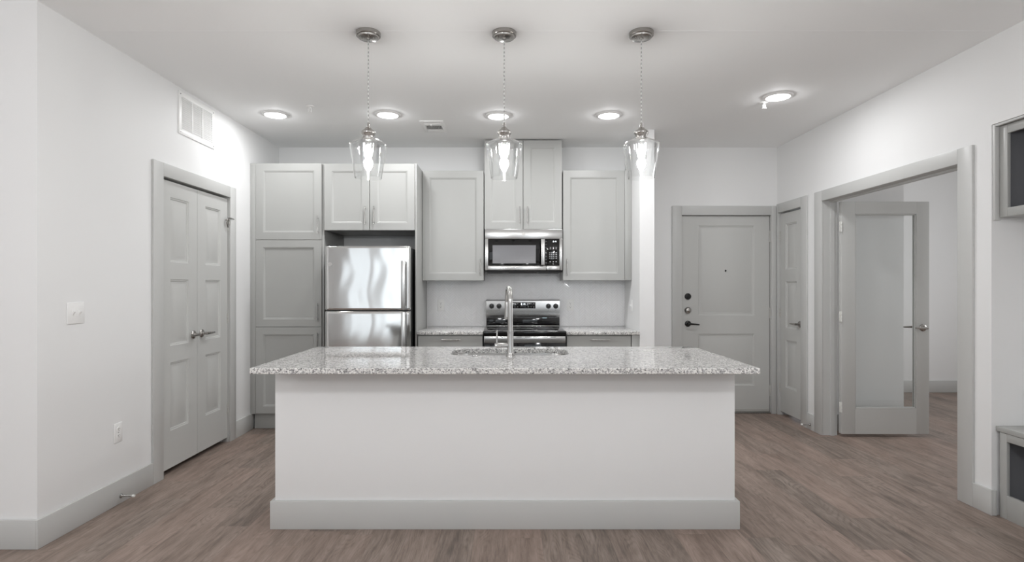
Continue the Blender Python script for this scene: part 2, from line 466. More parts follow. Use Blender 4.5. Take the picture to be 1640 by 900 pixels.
struct('trim_5', MB().box(ED0, ED1, YB-0.01, YB+0.11, 0, 0.014, 0.003), 'pull', 'metal threshold under the entry door')

# ------------------------------------------------------------------ baseboards
BH, BT = 0.147, 0.015
mb = MB().box(XL, XL+BT, YC-BT, DL0-0.111, 0, BH, 0.003).box(XLL, XL+0.002, YC-BT, YC, 0, BH, 0.003)
struct('baseboard_left', mb, 'trim', 'grey baseboard along the left wall')
struct('baseboard_left_rear', MB().box(XL, XL+BT, DL1+0.098, 5.20, 0, BH, 0.003), 'trim', 'short grey baseboard beside the pantry')
struct('baseboard_right_rear', MB().box(XR-BT, XR, FD1+0.118, CD0-0.11, 0, BH, 0.003), 'trim', 'short grey baseboard between closet and study doors')
mb = MB().box(XR-BT, XR, NY1-BT, FD0-0.112, 0, BH, 0.003).box(XR-0.003, XR+0.02, NY1-BT, NY1, 0, BH, 0.003)
struct('baseboard_right', mb, 'trim', 'short grey baseboard at the niche corner')
mb = MB().box(SX, 6.4, SY1-BT, SY1, 0, BH, 0.003).box(SX, SX+BT, SY0, SY1-BT, 0, BH, 0.003).box(XR2, SX+BT, SY0-BT, SY0, 0, BH, 0.003)
struct('baseboard_study', mb, 'trim', 'grey baseboard along the study walls')
mb = MB().box(1.349, 1.364, 5.15, YB, 0, BH, 0.003).box(1.226, 1.364, 5.15, 5.165, 0, BH, 0.003).box(1.364, 1.70, YB-BT, YB, 0, BH, 0.003)
struct('baseboard_wing', mb, 'trim', 'grey baseboard around the wing wall')

# ------------------------------------------------------------------ door hardware (local door coordinates, face at y = 0)
def lever(parent, x, z, dirx, mat='nickel', L=0.105, y=0.0, sg=-1, droop=0.0, name='door_handle', label=None):
    r = MB().lathe([(0.0,y),(0.031,y),(0.032,y+sg*0.005),(0.027,y+sg*0.010),(0.014,y+sg*0.014),(0.011,y+sg*0.022),(0.011,y+sg*0.048),(0.0,y+sg*0.05)], (x,0,z), 'Y', 28)
    pts = [(x-dirx*0.008, y+sg*0.046, z), (x+dirx*0.012, y+sg*0.050, z), (x+dirx*L*0.5, y+sg*0.052, z-droop*0.4), (x+dirx*L, y+sg*0.046, z-droop)]
    r.tube(pts, [0.011, 0.0105, 0.0085, 0.0065], 14)
    return part(name, r, mat, parent, label, True)
def hinge(parent, x, z, mat='hinge', h=0.09, y=-0.004, leafw=0.0):
    m_ = MB()
    for k in range(3):
        m_.lathe([(0.0,0),(0.0065,0.001),(0.0065,h/3-0.003),(0.0,h/3-0.002)], (x, y, z-h/2+k*h/3), 'Z', 12)
    m_.lathe([(0.0,0),(0.005,0.002),(0.003,0.008),(0.0,0.009)], (x, y, z+h/2-0.002), 'Z', 10)
    if leafw: m_.box(x, x+leafw, y+0.002, y+0.005, z-h/2, z+h/2, 0.001)
    return part('hinge', m_, mat, parent, None, True)

RAISED = [(0,0),(0.003,0.004),(0.012,0.0065),(0.015,0.011),(0.026,0.011),(0.052,0.004),(0.054,0.0035)]
ENTRY = [(0,0),(0.004,0.004),(0.010,0.004),(0.014,0.009),(0.026,0.010),(0.045,0.004),(0.047,0.0035)]
def three_panel(wd, m0, m1, h=2.022):
    mb = MB(); z0 = 0.02
    mb.leaf(wd, h, 0.035, [(m0, 0.262, m1, 0.742), (m0, 0.862, m1, 1.332), (m0, 1.452, m1, 1.912)], RAISED)
    return mb
RZL, RZR = PI/2, -PI/2
LW = (DL1-DL0)/2 - 0.004
lx = XL - 0.012
d1 = solo('door_1', three_panel(LW, 0.115, 0.345), 'door', 'left leaf of the grey double closet doors, nearest the camera', 'door', 'double closet doors', 'structure', (lx, DL0+0.003, 0.038), RZL, True)
d2 = solo('door_2', three_panel(LW, 0.115, 0.345), 'door', 'right leaf of the grey double closet doors, next to the pantry', 'door', 'double closet doors', 'structure', (lx, DL0+0.003+LW+0.003, 0.038), RZL, True)
lever(d1, LW-0.055, 0.917, -1); lever(d2, 0.058, 0.917, 1)
for z in (0.26, 1.03, 1.82): hinge(d1, -0.002, z-0.02); hinge(d2, LW+0.001, z-0.02)
mb = MB().lathe([(0.0,0),(0.005,0.001),(0.005,0.05),(0.0,0.052)], (LW+0.001,-0.018,1.80), 'Z', 12)
mb.tube([(LW-0.045,-0.026,1.855),(LW-0.015,-0.03,1.86),(LW+0.02,-0.03,1.86),(LW+0.06,-0.026,1.858)], 0.0045, 8)
mb.tube([(LW-0.045,-0.026,1.855),(LW-0.05,-0.02,1.82),(LW-0.02,-0.016,1.78)], 0.004, 8)
mb.box(LW-0.012, LW+0.012, -0.024, -0.004, 1.845, 1.856, 0.002)
mb.lathe([(0.0,-0.012),(0.009,-0.01),(0.009,0),(0.0,0.001)], (LW-0.047,-0.012,1.838), 'Y', 12)
part('hinge_stop', mb, 'nickel', d2, 'metal hinge pin stop', True)

ew = ED1-ED0-0.01
mb = MB().leaf(ew, 2.035, 0.044, [(0.175, 0.27, 0.758, 0.81), (0.175, 1.0, 0.758, 1.935)], ENTRY)
d3 = solo('door_3', mb, 'door', 'grey two panel entry door with black lock and lever', 'door', None, 'structure', (ED0+0.005, YB+0.020, 0.016), 0, True)
def zpx(y, s): return CZ + (458.5-y)/s
es = 154.0
hx = (1101.5-813)/es - (ED0+0.005)
lever(d3, hx, zpx(518.3, es)-0.016, 1, 'black', 0.105, droop=0.008, label='black lever handle')
mb = MB().lathe([(0.0,0),(0.033,0),(0.034,-0.006),(0.030,-0.016),(0.0,-0.018)], (hx,0,zpx(474.7, es)-0.016), 'Y', 28).box(hx-0.004, hx+0.004, -0.032, -0.016, zpx(474.7, es)-0.034, zpx(474.7, es)+0.002, 0.002)
part('deadbolt', mb, 'black', d3, 'black deadbolt thumb turn', True)
mb = MB().lathe([(0.0,0),(0.034,0),(0.035,-0.008),(0.026,-0.020),(0.024,-0.028),(0.010,-0.034),(0.0,-0.035)], (hx,0,zpx(497, es)-0.016), 'Y', 28)
part('deadbolt', mb, 'nickel', d3, 'round silver deadbolt below the black one', True)
mb = MB().lathe([(0.0,0.0),(0.009,0.0),(0.0095,-0.003),(0.006,-0.004),(0.0,-0.003)], ((1162-813)/es-(ED0+0.005),0,zpx(433.5, es)-0.016), 'Y', 20)
part('peephole', mb, 'black', d3, None, True)
for y in (379, 501.5, 625.5): hinge(d3, ew+0.002, zpx(y, es)-0.016, 'hinge', 0.115, -0.008)
mb = MB().box(0.004, ew-0.004, -0.008, 0.0, 0.0, 0.035, 0.002)
for sx in (0.05, 0.3, 0.6, 0.85): mb.lathe([(0.0,-0.008),(0.005,-0.0085),(0.004,-0.0105),(0.0,-0.011)], (sx,0,0.018), 'Y', 10)
part('door_sweep', mb, 'hinge', d3, None, True)

cw = CD1-CD0-0.006
d4 = solo('door_4', three_panel(cw, 0.105, cw-0.12), 'door', 'narrow grey three panel closet door beside the entry', 'door', None, 'structure', (XR+0.012, CD1-0.003, 0.038), RZR, True)
lever(d4, cw-0.055, 0.917, -1)
for z in (0.26, 1.03, 1.82): hinge(d4, -0.001, z-0.02)

# glass door standing open into the study
gw, gh, gx, gy, gz = 0.768, 2.034, 2.922, 4.918, 0.028
mb = MB()
t0, t1 = 0.0, 0.042
g0x, g1x, g0z, g1z = 0.120, 0.656, 0.222, 1.925
mb.box(0, g0x, t0, t1, 0, gh, 0.002).box(g1x, gw, t0, t1, 0, gh, 0.002).box(g0x, g1x, t0, t1, 0, g0z, 0.0).box(g0x, g1x, t0, t1, g1z, gh, 0.0)
for (ya, yb) in ((0.006, 0.018), (0.026, 0.038)):
    mb.box(g0x, g0x+0.010, ya, yb, g0z, g1z, 0.002).box(g1x-0.010, g1x, ya, yb, g0z, g1z, 0.002).box(g0x, g1x, ya, yb, g0z, g0z+0.010, 0.002).box(g0x, g1x, ya, yb, g1z-0.010, g1z, 0.002)
d5 = solo('door_5', mb, 'door', 'grey full glass door standing open into the study', 'door', None, 'structure', (gx, gy, gz), 0, True)
part('glass_pane', MB().box(g0x+0.002, g1x-0.002, 0.0195, 0.0245, g0z+0.002, g1z-0.002), 'glass_pane', d5, None, True)
lever(d5, 0.711, 0.93, -1, 'nickel', 0.095)
lever(d5, 0.711, 0.93, -1, 'nickel', 0.105, y=t1, sg=1)
for y in (363, 507, 652):
    z = zpx(y, 183)-gz
    mb = MB().box(-0.020, 0.0, -0.002, 0.001, z-0.045, z+0.045, 0.0008)
    for k in range(3): mb.lathe([(0.0,0),(0.0065,0.001),(0.0065,0.027),(0.0,0.028)], (-0.004,-0.007,z-0.045+k*0.0305), 'Z', 12)
    for (sx, sz) in ((-0.014,0.03),(-0.012,0.0),(-0.014,-0.03)): mb.lathe([(0.0,-0.002),(0.003,-0.0025),(0.0,-0.003)], (sx,0,z+sz), 'Y', 8)
    part('hinge', mb, 'hinge_white', d5, 'pale unpainted hinge', True)

# spring door stops
def door_stop(loc, rz, label):
    mb = MB().lathe([(0.0,0),(0.013,0.0),(0.013,0.004),(0.006,0.009),(0.005,0.012)], (0,0,0), 'X', 18, False)
    n = 60; mb.lathe([(0.0048+0.0007*math.sin(i*PI*0.9), 0.010+i*0.06/n) for i in range(n+1)], (0,0,0), 'X', 12)
    o = solo('door_stop', mb, 'pull', label, 'door stop', None, None, loc, rz, True)
    part('rubber_tip', MB().lathe([(0.0,0.068),(0.008,0.069),(0.009,0.076),(0.007,0.084),(0.0,0.085)], (0,0,0), 'X', 16), 'rubber', o, 'white rubber tip', True)
    return o
door_stop((XL+BT, 3.42, 0.045), 0, 'metal door stop with white tip on the left baseboard')
door_stop((XR-BT, 5.165, 0.05), PI, 'small door stop on the baseboard by the narrow closet door')

# ------------------------------------------------------------------ island
IX0, IX1, IY0, IY1 = -1.2696, 1.2406, 3.068, 3.825
CTOP, CBOT = 0.905, 0.874
isl = empty('kitchen_island', ((IX0+IX1)/2, (IY0+IY1)/2, 0), 'white kitchen island base in the middle of the room', 'kitchen island')
mb = MB().box(IX0, IX1, IY0, IY0+0.12, 0, CBOT, 0.002).box(IX0, IX0+0.1, IY0+0.1, IY1, 0, CBOT, 0.002).box(IX1-0.1, IX1, IY0+0.1, IY1, 0, CBOT, 0.002)
part('body', mb, 'wall', isl)
mb = MB().box(IX0-0.021, IX1+0.021, IY0-0.019, IY0, 0, 0.1525, 0.003).box(IX0-0.021, IX0, IY0-0.001, IY1, 0, 0.1525, 0.003).box(IX1, IX1+0.021, IY0-0.001, IY1, 0, 0.1525, 0.003)
part('baseboard', mb, 'trim', isl, 'grey baseboard around the island')
part('trim_strip', MB().box(IX0-0.005, IX1+0.005, IY0-0.006, IY0, CBOT-0.012, CBOT-0.001, 0.002), 'wall', isl)
mb = MB().box(IX0+0.1, IX1-0.1, IY1-0.03, IY1-0.01, 0.10, CBOT)
part('cabinet_front', mb, 'cabinet', isl)

def rr_pt(cx, cy, hx_, hy_, r, a):
    d = (math.cos(a), math.sin(a)); lo, hi = 0.0, 5.0
    def inside(t):
        x, y = abs(d[0]*t), abs(d[1]*t)
        if x > hx_ or y > hy_: return False
        if x > hx_-r and y > hy_-r: return (x-hx_+r)**2 + (y-hy_+r)**2 <= r*r
        return True
    for _ in range(48):
        m_ = (lo+hi)/2
        if inside(m_): lo = m_
        else: hi = m_
    return (cx+d[0]*lo, cy+d[1]*lo)
SKX0, SKX1, SKY0, SKY1 = -0.351, 0.377, 3.385, 3.754
scx, scy, shx, shy = (SKX0+SKX1)/2, (SKY0+SKY1)/2, (SKX1-SKX0)/2, (SKY1-SKY0)/2
QX0, QX1, QY0, QY1 = -1.309, 1.281, 2.851, 3.866
def ray_rect(a, x0, x1, y0, y1):
    dx, dy = math.cos(a), math.sin(a); ts = []
    if dx > 1e-9: ts.append((x1-scx)/dx)
    if dx < -1e-9: ts.append((x0-scx)/dx)
    if dy > 1e-9: ts.append((y1-scy)/dy)
    if dy < -1e-9: ts.append((y0-scy)/dy)
    t = min(ts); return (scx+dx*t, scy+dy*t)
angs = [2*PI*i/120 for i in range(120)]
angs += [math.atan2(y-scy, x-scx) % (2*PI) for x in (QX0, QX1) for y in (QY0, QY1)]
for sgx in (1,-1):
    for sgy in (1,-1):
        for k in range(13):
            a = PI/2*k/12; angs.append(math.atan2(sgy*(shy-0.09+0.09*math.sin(a)), sgx*(shx-0.09+0.09*math.cos(a))) % (2*PI))
angs = sorted(set(round(a, 6) for a in angs))
def hole(z, e=0.0): return [rr_pt(scx, scy, shx+e, shy+e, 0.09, a)+(z,) for a in angs]
def outer(z, e=0.0): return [ray_rect(a, QX0+e, QX1-e, QY0+e, QY1-e)+(z,) for a in angs]
mb = MB()
rings = [mb.ring(p) for p in (hole(CBOT), hole(CTOP-0.003), hole(CTOP, 0.003), outer(CTOP, 0.003), outer(CTOP-0.003), outer(CBOT+0.003), outer(CBOT, 0.003))]
mb.skin(rings + [rings[0]])
solo('granite_countertop', mb, 'granite', 'long speckled granite top on the white island', 'countertop', None, None, (scx, scy, CBOT), smooth=30)

mb = MB()
lv = [hole(CBOT-0.001, 0.025), hole(CBOT-0.001, -0.004), hole(CBOT-0.02, -0.006), hole(0.70, -0.012), hole(0.675, -0.03), hole(0.668, -0.10)]
ou = [hole(0.665, -0.10), hole(0.671, -0.026), hole(0.70, -0.009), hole(CBOT-0.02, -0.003), hole(CBOT-0.004, 0.0), hole(CBOT-0.004, 0.025)]
r1 = [mb.ring(p) for p in lv]; r2 = [mb.ring(p) for p in ou]
mb.skin(r1); mb.skin(r2); mb.skin([r2[-1], r1[0]])
mb.bm.faces.new(r1[-1]); mb.bm.faces.new(r2[0])
snk = solo('sink', mb, 'sink', 'undermount stainless sink set in the island top', 'sink', None, None, (scx, scy, 0.665))
part('drain', MB().lathe([(0.0,0.6685),(0.045,0.6685),(0.045,0.672),(0.036,0.673),(0.03,0.670),(0.0,0.669)], (scx, scy+0.02, 0), 'Z', 24), 'chrome', snk)

fx, fy = 0.016, 3.312
fau = empty('faucet', (fx, fy, CTOP), 'tall brushed steel gooseneck faucet on the island', 'faucet')
mb = MB().lathe([(0.0,0.0),(0.027,0.0),(0.027,0.004),(0.0215,0.012),(0.0185,0.03),(0.018,0.138),(0.0195,0.139),(0.0195,0.145),(0.0155,0.147),(0.0150,0.17)], (fx, fy, CTOP), 'Z', 28)
part('base', mb, 'chrome', fau)
dx, dy = -0.10, 0.995
R = 0.088; zc = 1.222; pts = [(fx, fy, CTOP+0.14), (fx, fy, 1.10), (fx, fy, 1.17)]
for k in range(0, 25):
    a = PI*k/24; d = R*(1-math.cos(a)); pts.append((fx+dx*d, fy+dy*d, zc+R*math.sin(a)))
part('spout', MB().tube(pts, 0.0148, 20), 'chrome', fau)
ex, ey = fx+dx*2*R, fy+dy*2*R
mb = MB().lathe([(0.0,1.225),(0.0155,1.222),(0.0165,1.215),(0.0165,1.19),(0.0190,1.135),(0.0195,1.122),(0.017,1.116),(0.0,1.115)], (ex, ey, 0), 'Z', 24)
sh = part('spray_head', mb, 'chrome', fau)
part('button', MB().box(ex+0.0155, ex+0.021, ey-0.007, ey+0.007, 1.165, 1.20, 0.002).box(ex+0.0165, ex+0.022, ey-0.007, ey+0.007, 1.138, 1.152, 0.002), 'black', sh, 'black spray buttons')
mb = MB().lathe([(0.0,-0.014),(0.0125,-0.014),(0.0130,-0.018),(0.0130,-0.052),(0.0138,-0.053),(0.0138,-0.088),(0.0125,-0.092),(0.0,-0.0925)], (fx, fy, 0.972), 'X', 24)
mb.tube([(fx-0.079, fy, 0.975), (fx-0.079, fy, 1.02), (fx-0.078, fy, 1.062)], [0.006,0.0052,0.0048], 12)
part('lever_handle', mb, 'chrome', fau)
mb = MB().lathe([(0.0,0.0),(0.022,0.0),(0.022,0.004),(0.018,0.0065),(0.013,0.007),(0.0125,0.010),(0.0,0.011)], (-0.188, 3.345, CTOP), 'Z', 24)
solo('air_switch', mb, 'chrome', 'small round steel air switch button left of the faucet', 'switch', None, None, (-0.188, 3.345, CTOP))

# ------------------------------------------------------------------ kitchen cabinets
YF = 5.17           # front of tall and base doors
YU = 5.495          # front of wall cabinet doors
BACK = 5.815
SHAK = [(0,0),(0.003,0.0025),(0.007,0.003),(0.016,0.0115),(0.019,0.012)]
def pull(parent, x, z, yf, vert=True, L=0.165):
    mb = MB(); r = 0.0048; y = yf-0.030; h = L/2
    if vert:
        mb.tube([(x, y, z-h), (x, y, z+h)], r, 12)
        for s in (-1, 1): mb.tube([(x, yf, z+s*(h-0.02)), (x, y, z+s*(h-0.02))], r*0.9, 10)
    else:
        mb.tube([(x-h, y, z), (x+h, y, z)], r, 12)
        for s in (-1, 1): mb.tube([(x+s*(h-0.02), yf, z), (x+s*(h-0.02), y, z)], r*0.9, 10)
    return part('handle', mb, 'pull', parent)
def cab_door(parent, x0, x1, z0, z1, yf, hx=None, hz=None, rail=0.066, name='door', t=0.019):
    mb = MB().leaf(x1-x0, z1-z0, t, [(rail, rail, x1-x0-rail, z1-z0-rail)], SHAK, yf, x0, z0)
    d = part(name, mb, 'cabinet', parent)
    if hx is not None: pull(d, hx, hz, yf)
    return d
def carcass(x0, x1, z0, z1, y0, y1): return MB().box(x0, x1, y0, y1, z0, z1, 0.0012)

TOPZ = 2.451
pan = empty('pantry_cabinet', (-2.04, 5.5, 0), 'tall pale grey pantry cabinet in the left corner with three doors', 'cabinet')
PX0, PX1 = -2.316, -1.694
part('body', carcass(PX0, PX1, 0.145, TOPZ, YF+0.021, BACK), 'cabinet', pan)
part('toe_kick', MB().box(XL+0.017, PX1, YF+0.055, YF+0.075, 0, 0.145), 'cabinet', pan)
part('filler', MB().box(XL+0.001, PX0-0.002, YF, YF+0.02, 0.145, TOPZ, 0.0015), 'cabinet', pan)
cab_door(pan, PX0, PX1-0.019, 1.750, TOPZ, YF, -1.743, 1.883)
cab_door(pan, PX0, PX1-0.019, 0.949, 1.746, YF, -1.743, 1.082)
cab_door(pan, PX0, PX1-0.019, 0.149, 0.945, YF, -1.743, 0.812)

frc = empty('fridge_cabinet', (-1.27, 5.5, 1.837), 'pale grey two door cabinet above the refrigerator', 'cabinet')
FX0, FX1 = -1.690, -0.853
part('body', carcass(FX0, FX1, 1.84, TOPZ-0.004, YF+0.021, BACK), 'cabinet', frc)
fm = (591.9-813)/174
cab_door(frc, FX0+0.004, fm-0.002, 1.837, TOPZ-0.004, YF, -1.306, 1.972)
cab_door(frc, fm+0.004, FX1-0.002, 1.837, TOPZ-0.004, YF, -1.228, 1.972)
solo('end_panel', MB().box(-0.8505, -0.836, YF, BACK, 0, TOPZ-0.002, 0.0015), 'cabinet', 'tall grey side panel to the right of the refrigerator', 'panel', None, None, (-0.843, 5.5, 0))

def s164(x): return (x-813)/163.8
wl = empty('wall_cabinet', (-0.53, 5.65, 1.378), 'pale grey single door wall cabinet left of the microwave', 'cabinet')
part('body', carcass(-0.832, -0.235, 1.378, 2.45, YU+0.021, BACK), 'cabinet', wl)
cab_door(wl, -0.832, -0.236, 1.378, 2.449, YU, -0.266, 1.506)
wm = empty('wall_cabinet', (0.153, 5.65, 1.88), 'tall pale grey two door wall cabinet above the microwave', 'cabinet')
part('body', carcass(-0.228, 0.533, 1.882, 2.748, YU+0.021, BACK), 'cabinet', wm)
cab_door(wm, -0.226, 0.149, 1.880, 2.748, YU, 0.1185, 2.017)
cab_door(wm, 0.155, 0.531, 1.880, 2.748, YU, 0.193, 2.017)
wr = empty('wall_cabinet', (0.84, 5.65, 1.378), 'pale grey single door wall cabinet right of the microwave', 'cabinet')
part('body', carcass(0.542, 1.143, 1.380, 2.452, YU+0.021, BACK), 'cabinet', wr)
cab_door(wr, 0.543, 1.142, 1.380, 2.452, YU, 0.578, 1.506)
part('filler', MB().box(1.145, 1.213, YU, YU+0.02, 1.380, 2.452, 0.0012), 'cabinet', wr)

RX0, RX1 = -0.2225, 0.5365     # range
def base_cab(x0, x1, label, hx, fil=None):
    o = empty('base_cabinet', ((x0+x1)/2, 5.5, 0), label, 'cabinet')
    part('body', carcass(x0, x1, 0.10, CBOT-0.002, YF+0.021, BACK), 'cabinet', o)
    part('toe_kick', MB().box(x0, x1, YF+0.07, YF+0.09, 0, 0.10), 'cabinet', o)
    mb = MB().leaf(x1-x0-0.008, 0.150, 0.019, [], SHAK, YF, x0+0.004, 0.712)
    d = part('drawer', mb, 'cabinet', o); pull(d, hx, 0.83, YF, False, 0.178)
    cab_door(o, x0+0.004, x1-0.004, 0.105, 0.708, YF, x1-0.05, 0.60)
    if fil: part('filler', MB().box(fil[0], fil[1], YF, YF+0.02, 0.10, CBOT-0.002, 0.0012), 'cabinet', o)
    return o
base_cab(-0.828, RX0-0.006, 'grey base cabinet with a drawer left of the range', -0.522)
base_cab(RX1+0.006, 1.138, 'grey base cabinet with a drawer right of the range', 0.845, (1.142, 1.213))
def back_top(x0, x1, label):
    return solo('granite_countertop', MB().box(x0, x1, YF-0.018, BACK, CBOT, CTOP, 0.003), 'granite', label, 'countertop', None, None, ((x0+x1)/2, 5.5, CBOT))
back_top(-0.834, RX0-0.003, 'short granite counter between refrigerator panel and range')
back_top(RX1+0.003, 1.213, 'short granite counter between range and wing wall')

# herringbone tiles
def backsplash():
    mb = MB(); W_, n = 0.0198, 4; L_ = W_*n; g = 0.0007
    x0, x1, z0, z1 = -0.8355, 1.2135, CTOP+0.0005, 1.462
    cx, cz = (x0+x1)/2, (z0+z1)/2
    rng = random.Random(3); N = 70
    ca = math.sqrt(0.5)
    def tile(u, v, du, dv):
        uc, vc = (u+du/2)*W_, (v+dv/2)*W_
        X, Z = cx+(uc-vc)*ca, cz+(uc+vc)*ca
        if not (x0-0.05 < X < x1+0.05 and z0-0.05 < Z < z1+0.05): return
        hu, hv = du*W_/2-g, dv*W_/2-g
        ta, tb = rng.uniform(-1,1)*0.03, rng.uniform(-1,1)*0.03
        rings = []
        for (ins, h) in ((0,0.0),(0,0.0050),(0.0015,0.0066)):
            pts = []
            for (sa, sb) in ((-1,-1),(1,-1),(1,1),(-1,1)):
                a, b = sa*(hu-ins), sb*(hv-ins)
                hh = h + (ta*a + tb*b if h > 0 else 0)
                pts.append((cx+((uc+a)-(vc+b))*ca, YB-0.002-hh, cz+((uc+a)+(vc+b))*ca))
            rings.append(mb.ring(pts))
        mb.skin(rings, True, False, True)
    for j in range(-N, N):
        for m_ in range(-20, 20):
            tile(j+2*n*m_, j, n, 1)
            tile(j, j-2*n+1+2*n*m_, 1, n)
    for co, no in (((x0,0,0),(-1,0,0)), ((x1,0,0),(1,0,0)), ((0,0,z0),(0,0,-1)), ((0,0,z1),(0,0,1))):
        bmesh.ops.bisect_plane(mb.bm, geom=mb.bm.verts[:]+mb.bm.edges[:]+mb.bm.faces[:], plane_co=co, plane_no=no, clear_outer=True)
    o = solo('tile_backsplash', mb, 'tile', 'glossy white herringbone tile backsplash behind the range', 'backsplash', None, None, (cx, YB, z0), smooth=20)
    part('grout', MB().box(x0, x1, YB-0.0050, YB-0.0005, z0, z1), 'grout', o)
backsplash()

# ------------------------------------------------------------------ refrigerator
def refrigerator():
    X0, X1, Y0 = -1.616, -0.868, 4.970
    o = empty('refrigerator', ((X0+X1)/2, 5.4, 0), 'stainless top freezer refrigerator beside the pantry', 'refrigerator')
    part('case', MB().box(X0+0.006, X1-0.006, Y0+0.075, 5.76, 0.03, 1.668, 0.004), 'dark_case', o, 'dark grey sides')
    def door(name, z0, z1):
        mb = MB(); rings = []
        n, nz = 64, 40
        def front(t, z):        # gently rolled sheet: slightly convex, with the ripples of thin pressed steel
            wv = 0.00027*math.sin(2*PI*(t*3.1+0.16*math.sin(2*PI*z/0.62+0.6)+0.1)) + 0.00016*math.sin(2*PI*(t*5.3-0.2*math.sin(2*PI*z/0.45)))
            e = max(0, (abs(2*t-1)-0.95)/0.05)
            return Y0 + 0.0016*(2*t-1)**2 + 0.008*e*e + wv*(1-e)
        zz = [(z0, 0.004), (z0+0.004, 0.0)] + [(z0+0.004+(z1-z0-0.008)*k/nz, 0.0) for k in range(1, nz)] + [(z1-0.004, 0.0), (z1, 0.004)]
        for (z, ins) in zz:
            pts = [(min(max(X0+(X1-X0)*i/n, X0+ins), X1-ins), front(i/n, z)+ins, z) for i in range(n+1)]
            rings.append(mb.ring(pts + [(X1-ins, Y0+0.07, z), (X0+ins, Y0+0.07, z)]))
        mb.skin(rings, True, True, True)
        return part(name, mb, 'fridge', o, None, smooth=50)
    zs = 1.105
    fz = door('freezer_door', zs+0.006, 1.676); fd = door('door', 0.09, zs-0.006)
    part('gasket', MB().box(X0+0.01, X1-0.01, Y0+0.03, Y0+0.072, zs-0.0055, zs+0.0055), 'slot', o)
    hx0, hx1 = (642.5-813)/182.5, (649.5-813)/182.5
    def hand(parent, z0, z1, end_low):
        m_ = MB(); y = Y0-0.045
        m_.box(hx0, hx1, y-0.008, y+0.010, z0, z1, 0.006, 3)
        m_.box(hx0+0.004, hx1-0.004, y+0.004, Y0+0.012, z1-0.03, z1-0.005, 0.003) if not end_low else None
        m_.box(hx0+0.004, hx1-0.004, y+0.004, Y0+0.012, z0+0.003, z0+0.03, 0.003)
        if end_low: m_.box(hx0+0.004, hx1-0.004, y+0.004, Y0+0.012, z1-0.03, z1-0.005, 0.003)
        part('handle', m_, 'brush', parent)
    hand(fz, zs+0.012, 1.545, False); hand(fd, 0.42, zs-0.010, True)
    ex, ez, er = (528.5-813)/181, CZ+(458.5-423.6)/181, 0.0175
    ey = Y0+0.0012
    emblem(fz, ex, ez, ey, er)
    part('hinge_cap', MB().box(X0+0.01, X0+0.09, Y0+0.03, Y0+0.13, 1.6765, 1.690, 0.004), 'dark_case', o)
    mb = MB().box(X0+0.02, X1-0.02, Y0+0.09, Y0+0.11, 0.03, 0.085, 0.003)
    for k in range(14): mb.box(X0+0.06+k*0.045, X0+0.085+k*0.045, Y0+0.085, Y0+0.092, 0.04, 0.075)
    part('kick_grille', mb, 'dark_case', o)
    for fx_ in (X0+0.06, X1-0.06):
        for fy_ in (5.12, 5.68): part('foot', MB().lathe([(0,0),(0.018,0),(0.018,0.012),(0.008,0.014),(0.008,0.032),(0,0.032)], (fx_, fy_, 0), 'Z', 14), 'slot', o)
def text_mesh(mb, s, cx, cz, y, size, depth=0.0004):
    cu = bpy.data.curves.new('lettering', 'FONT'); cu.body = s; cu.size = size; cu.extrude = depth; cu.align_x = 'CENTER'; cu.align_y = 'CENTER'
    to = bpy.data.objects.new('lettering', cu); col.objects.link(to)
    dg = bpy.context.evaluated_depsgraph_get(); me = bpy.data.meshes.new_from_object(to.evaluated_get(dg))
    me.transform(Matrix.Translation((cx, y, cz)) @ Matrix.Rotation(PI/2, 4, 'X'))
    mb.bm.from_mesh(me)
    bpy.data.objects.remove(to); bpy.data.curves.remove(cu); bpy.data.meshes.remove(me)
def emblem(parent, x, z, y, r):
    e = part('emblem', MB().lathe([(0.0,0.0),(r,0.0),(r,-0.002),(r*0.96,-0.003),(0.0,-0.003)], (x,y,z), 'Y', 32), 'nickel', parent, 'round grey maker emblem')
    mb = MB()
    pts = [(x+r*0.86*math.cos(2*PI*k/40), y-0.0032, z+r*0.86*math.sin(2*PI*k/40)) for k in range(41)]
    mb.tube(pts, r*0.05, 6)
    for k in range(4):                       # four flourishes around the ring
        a0 = PI/4 + k*PI/2
        pts = [(x+r*(0.84-0.28*t)*math.cos(a0+0.9*t), y-0.0032, z+r*(0.84-0.28*t)*math.sin(a0+0.9*t)) for t in (0,0.25,0.5,0.75,1.0)]
        mb.tube(pts, r*0.045, 6)
    text_mesh(mb, 'GE', x, z, y-0.0033, r*0.78)
    part('lettering', mb, 'plastic', e)
refrigerator()

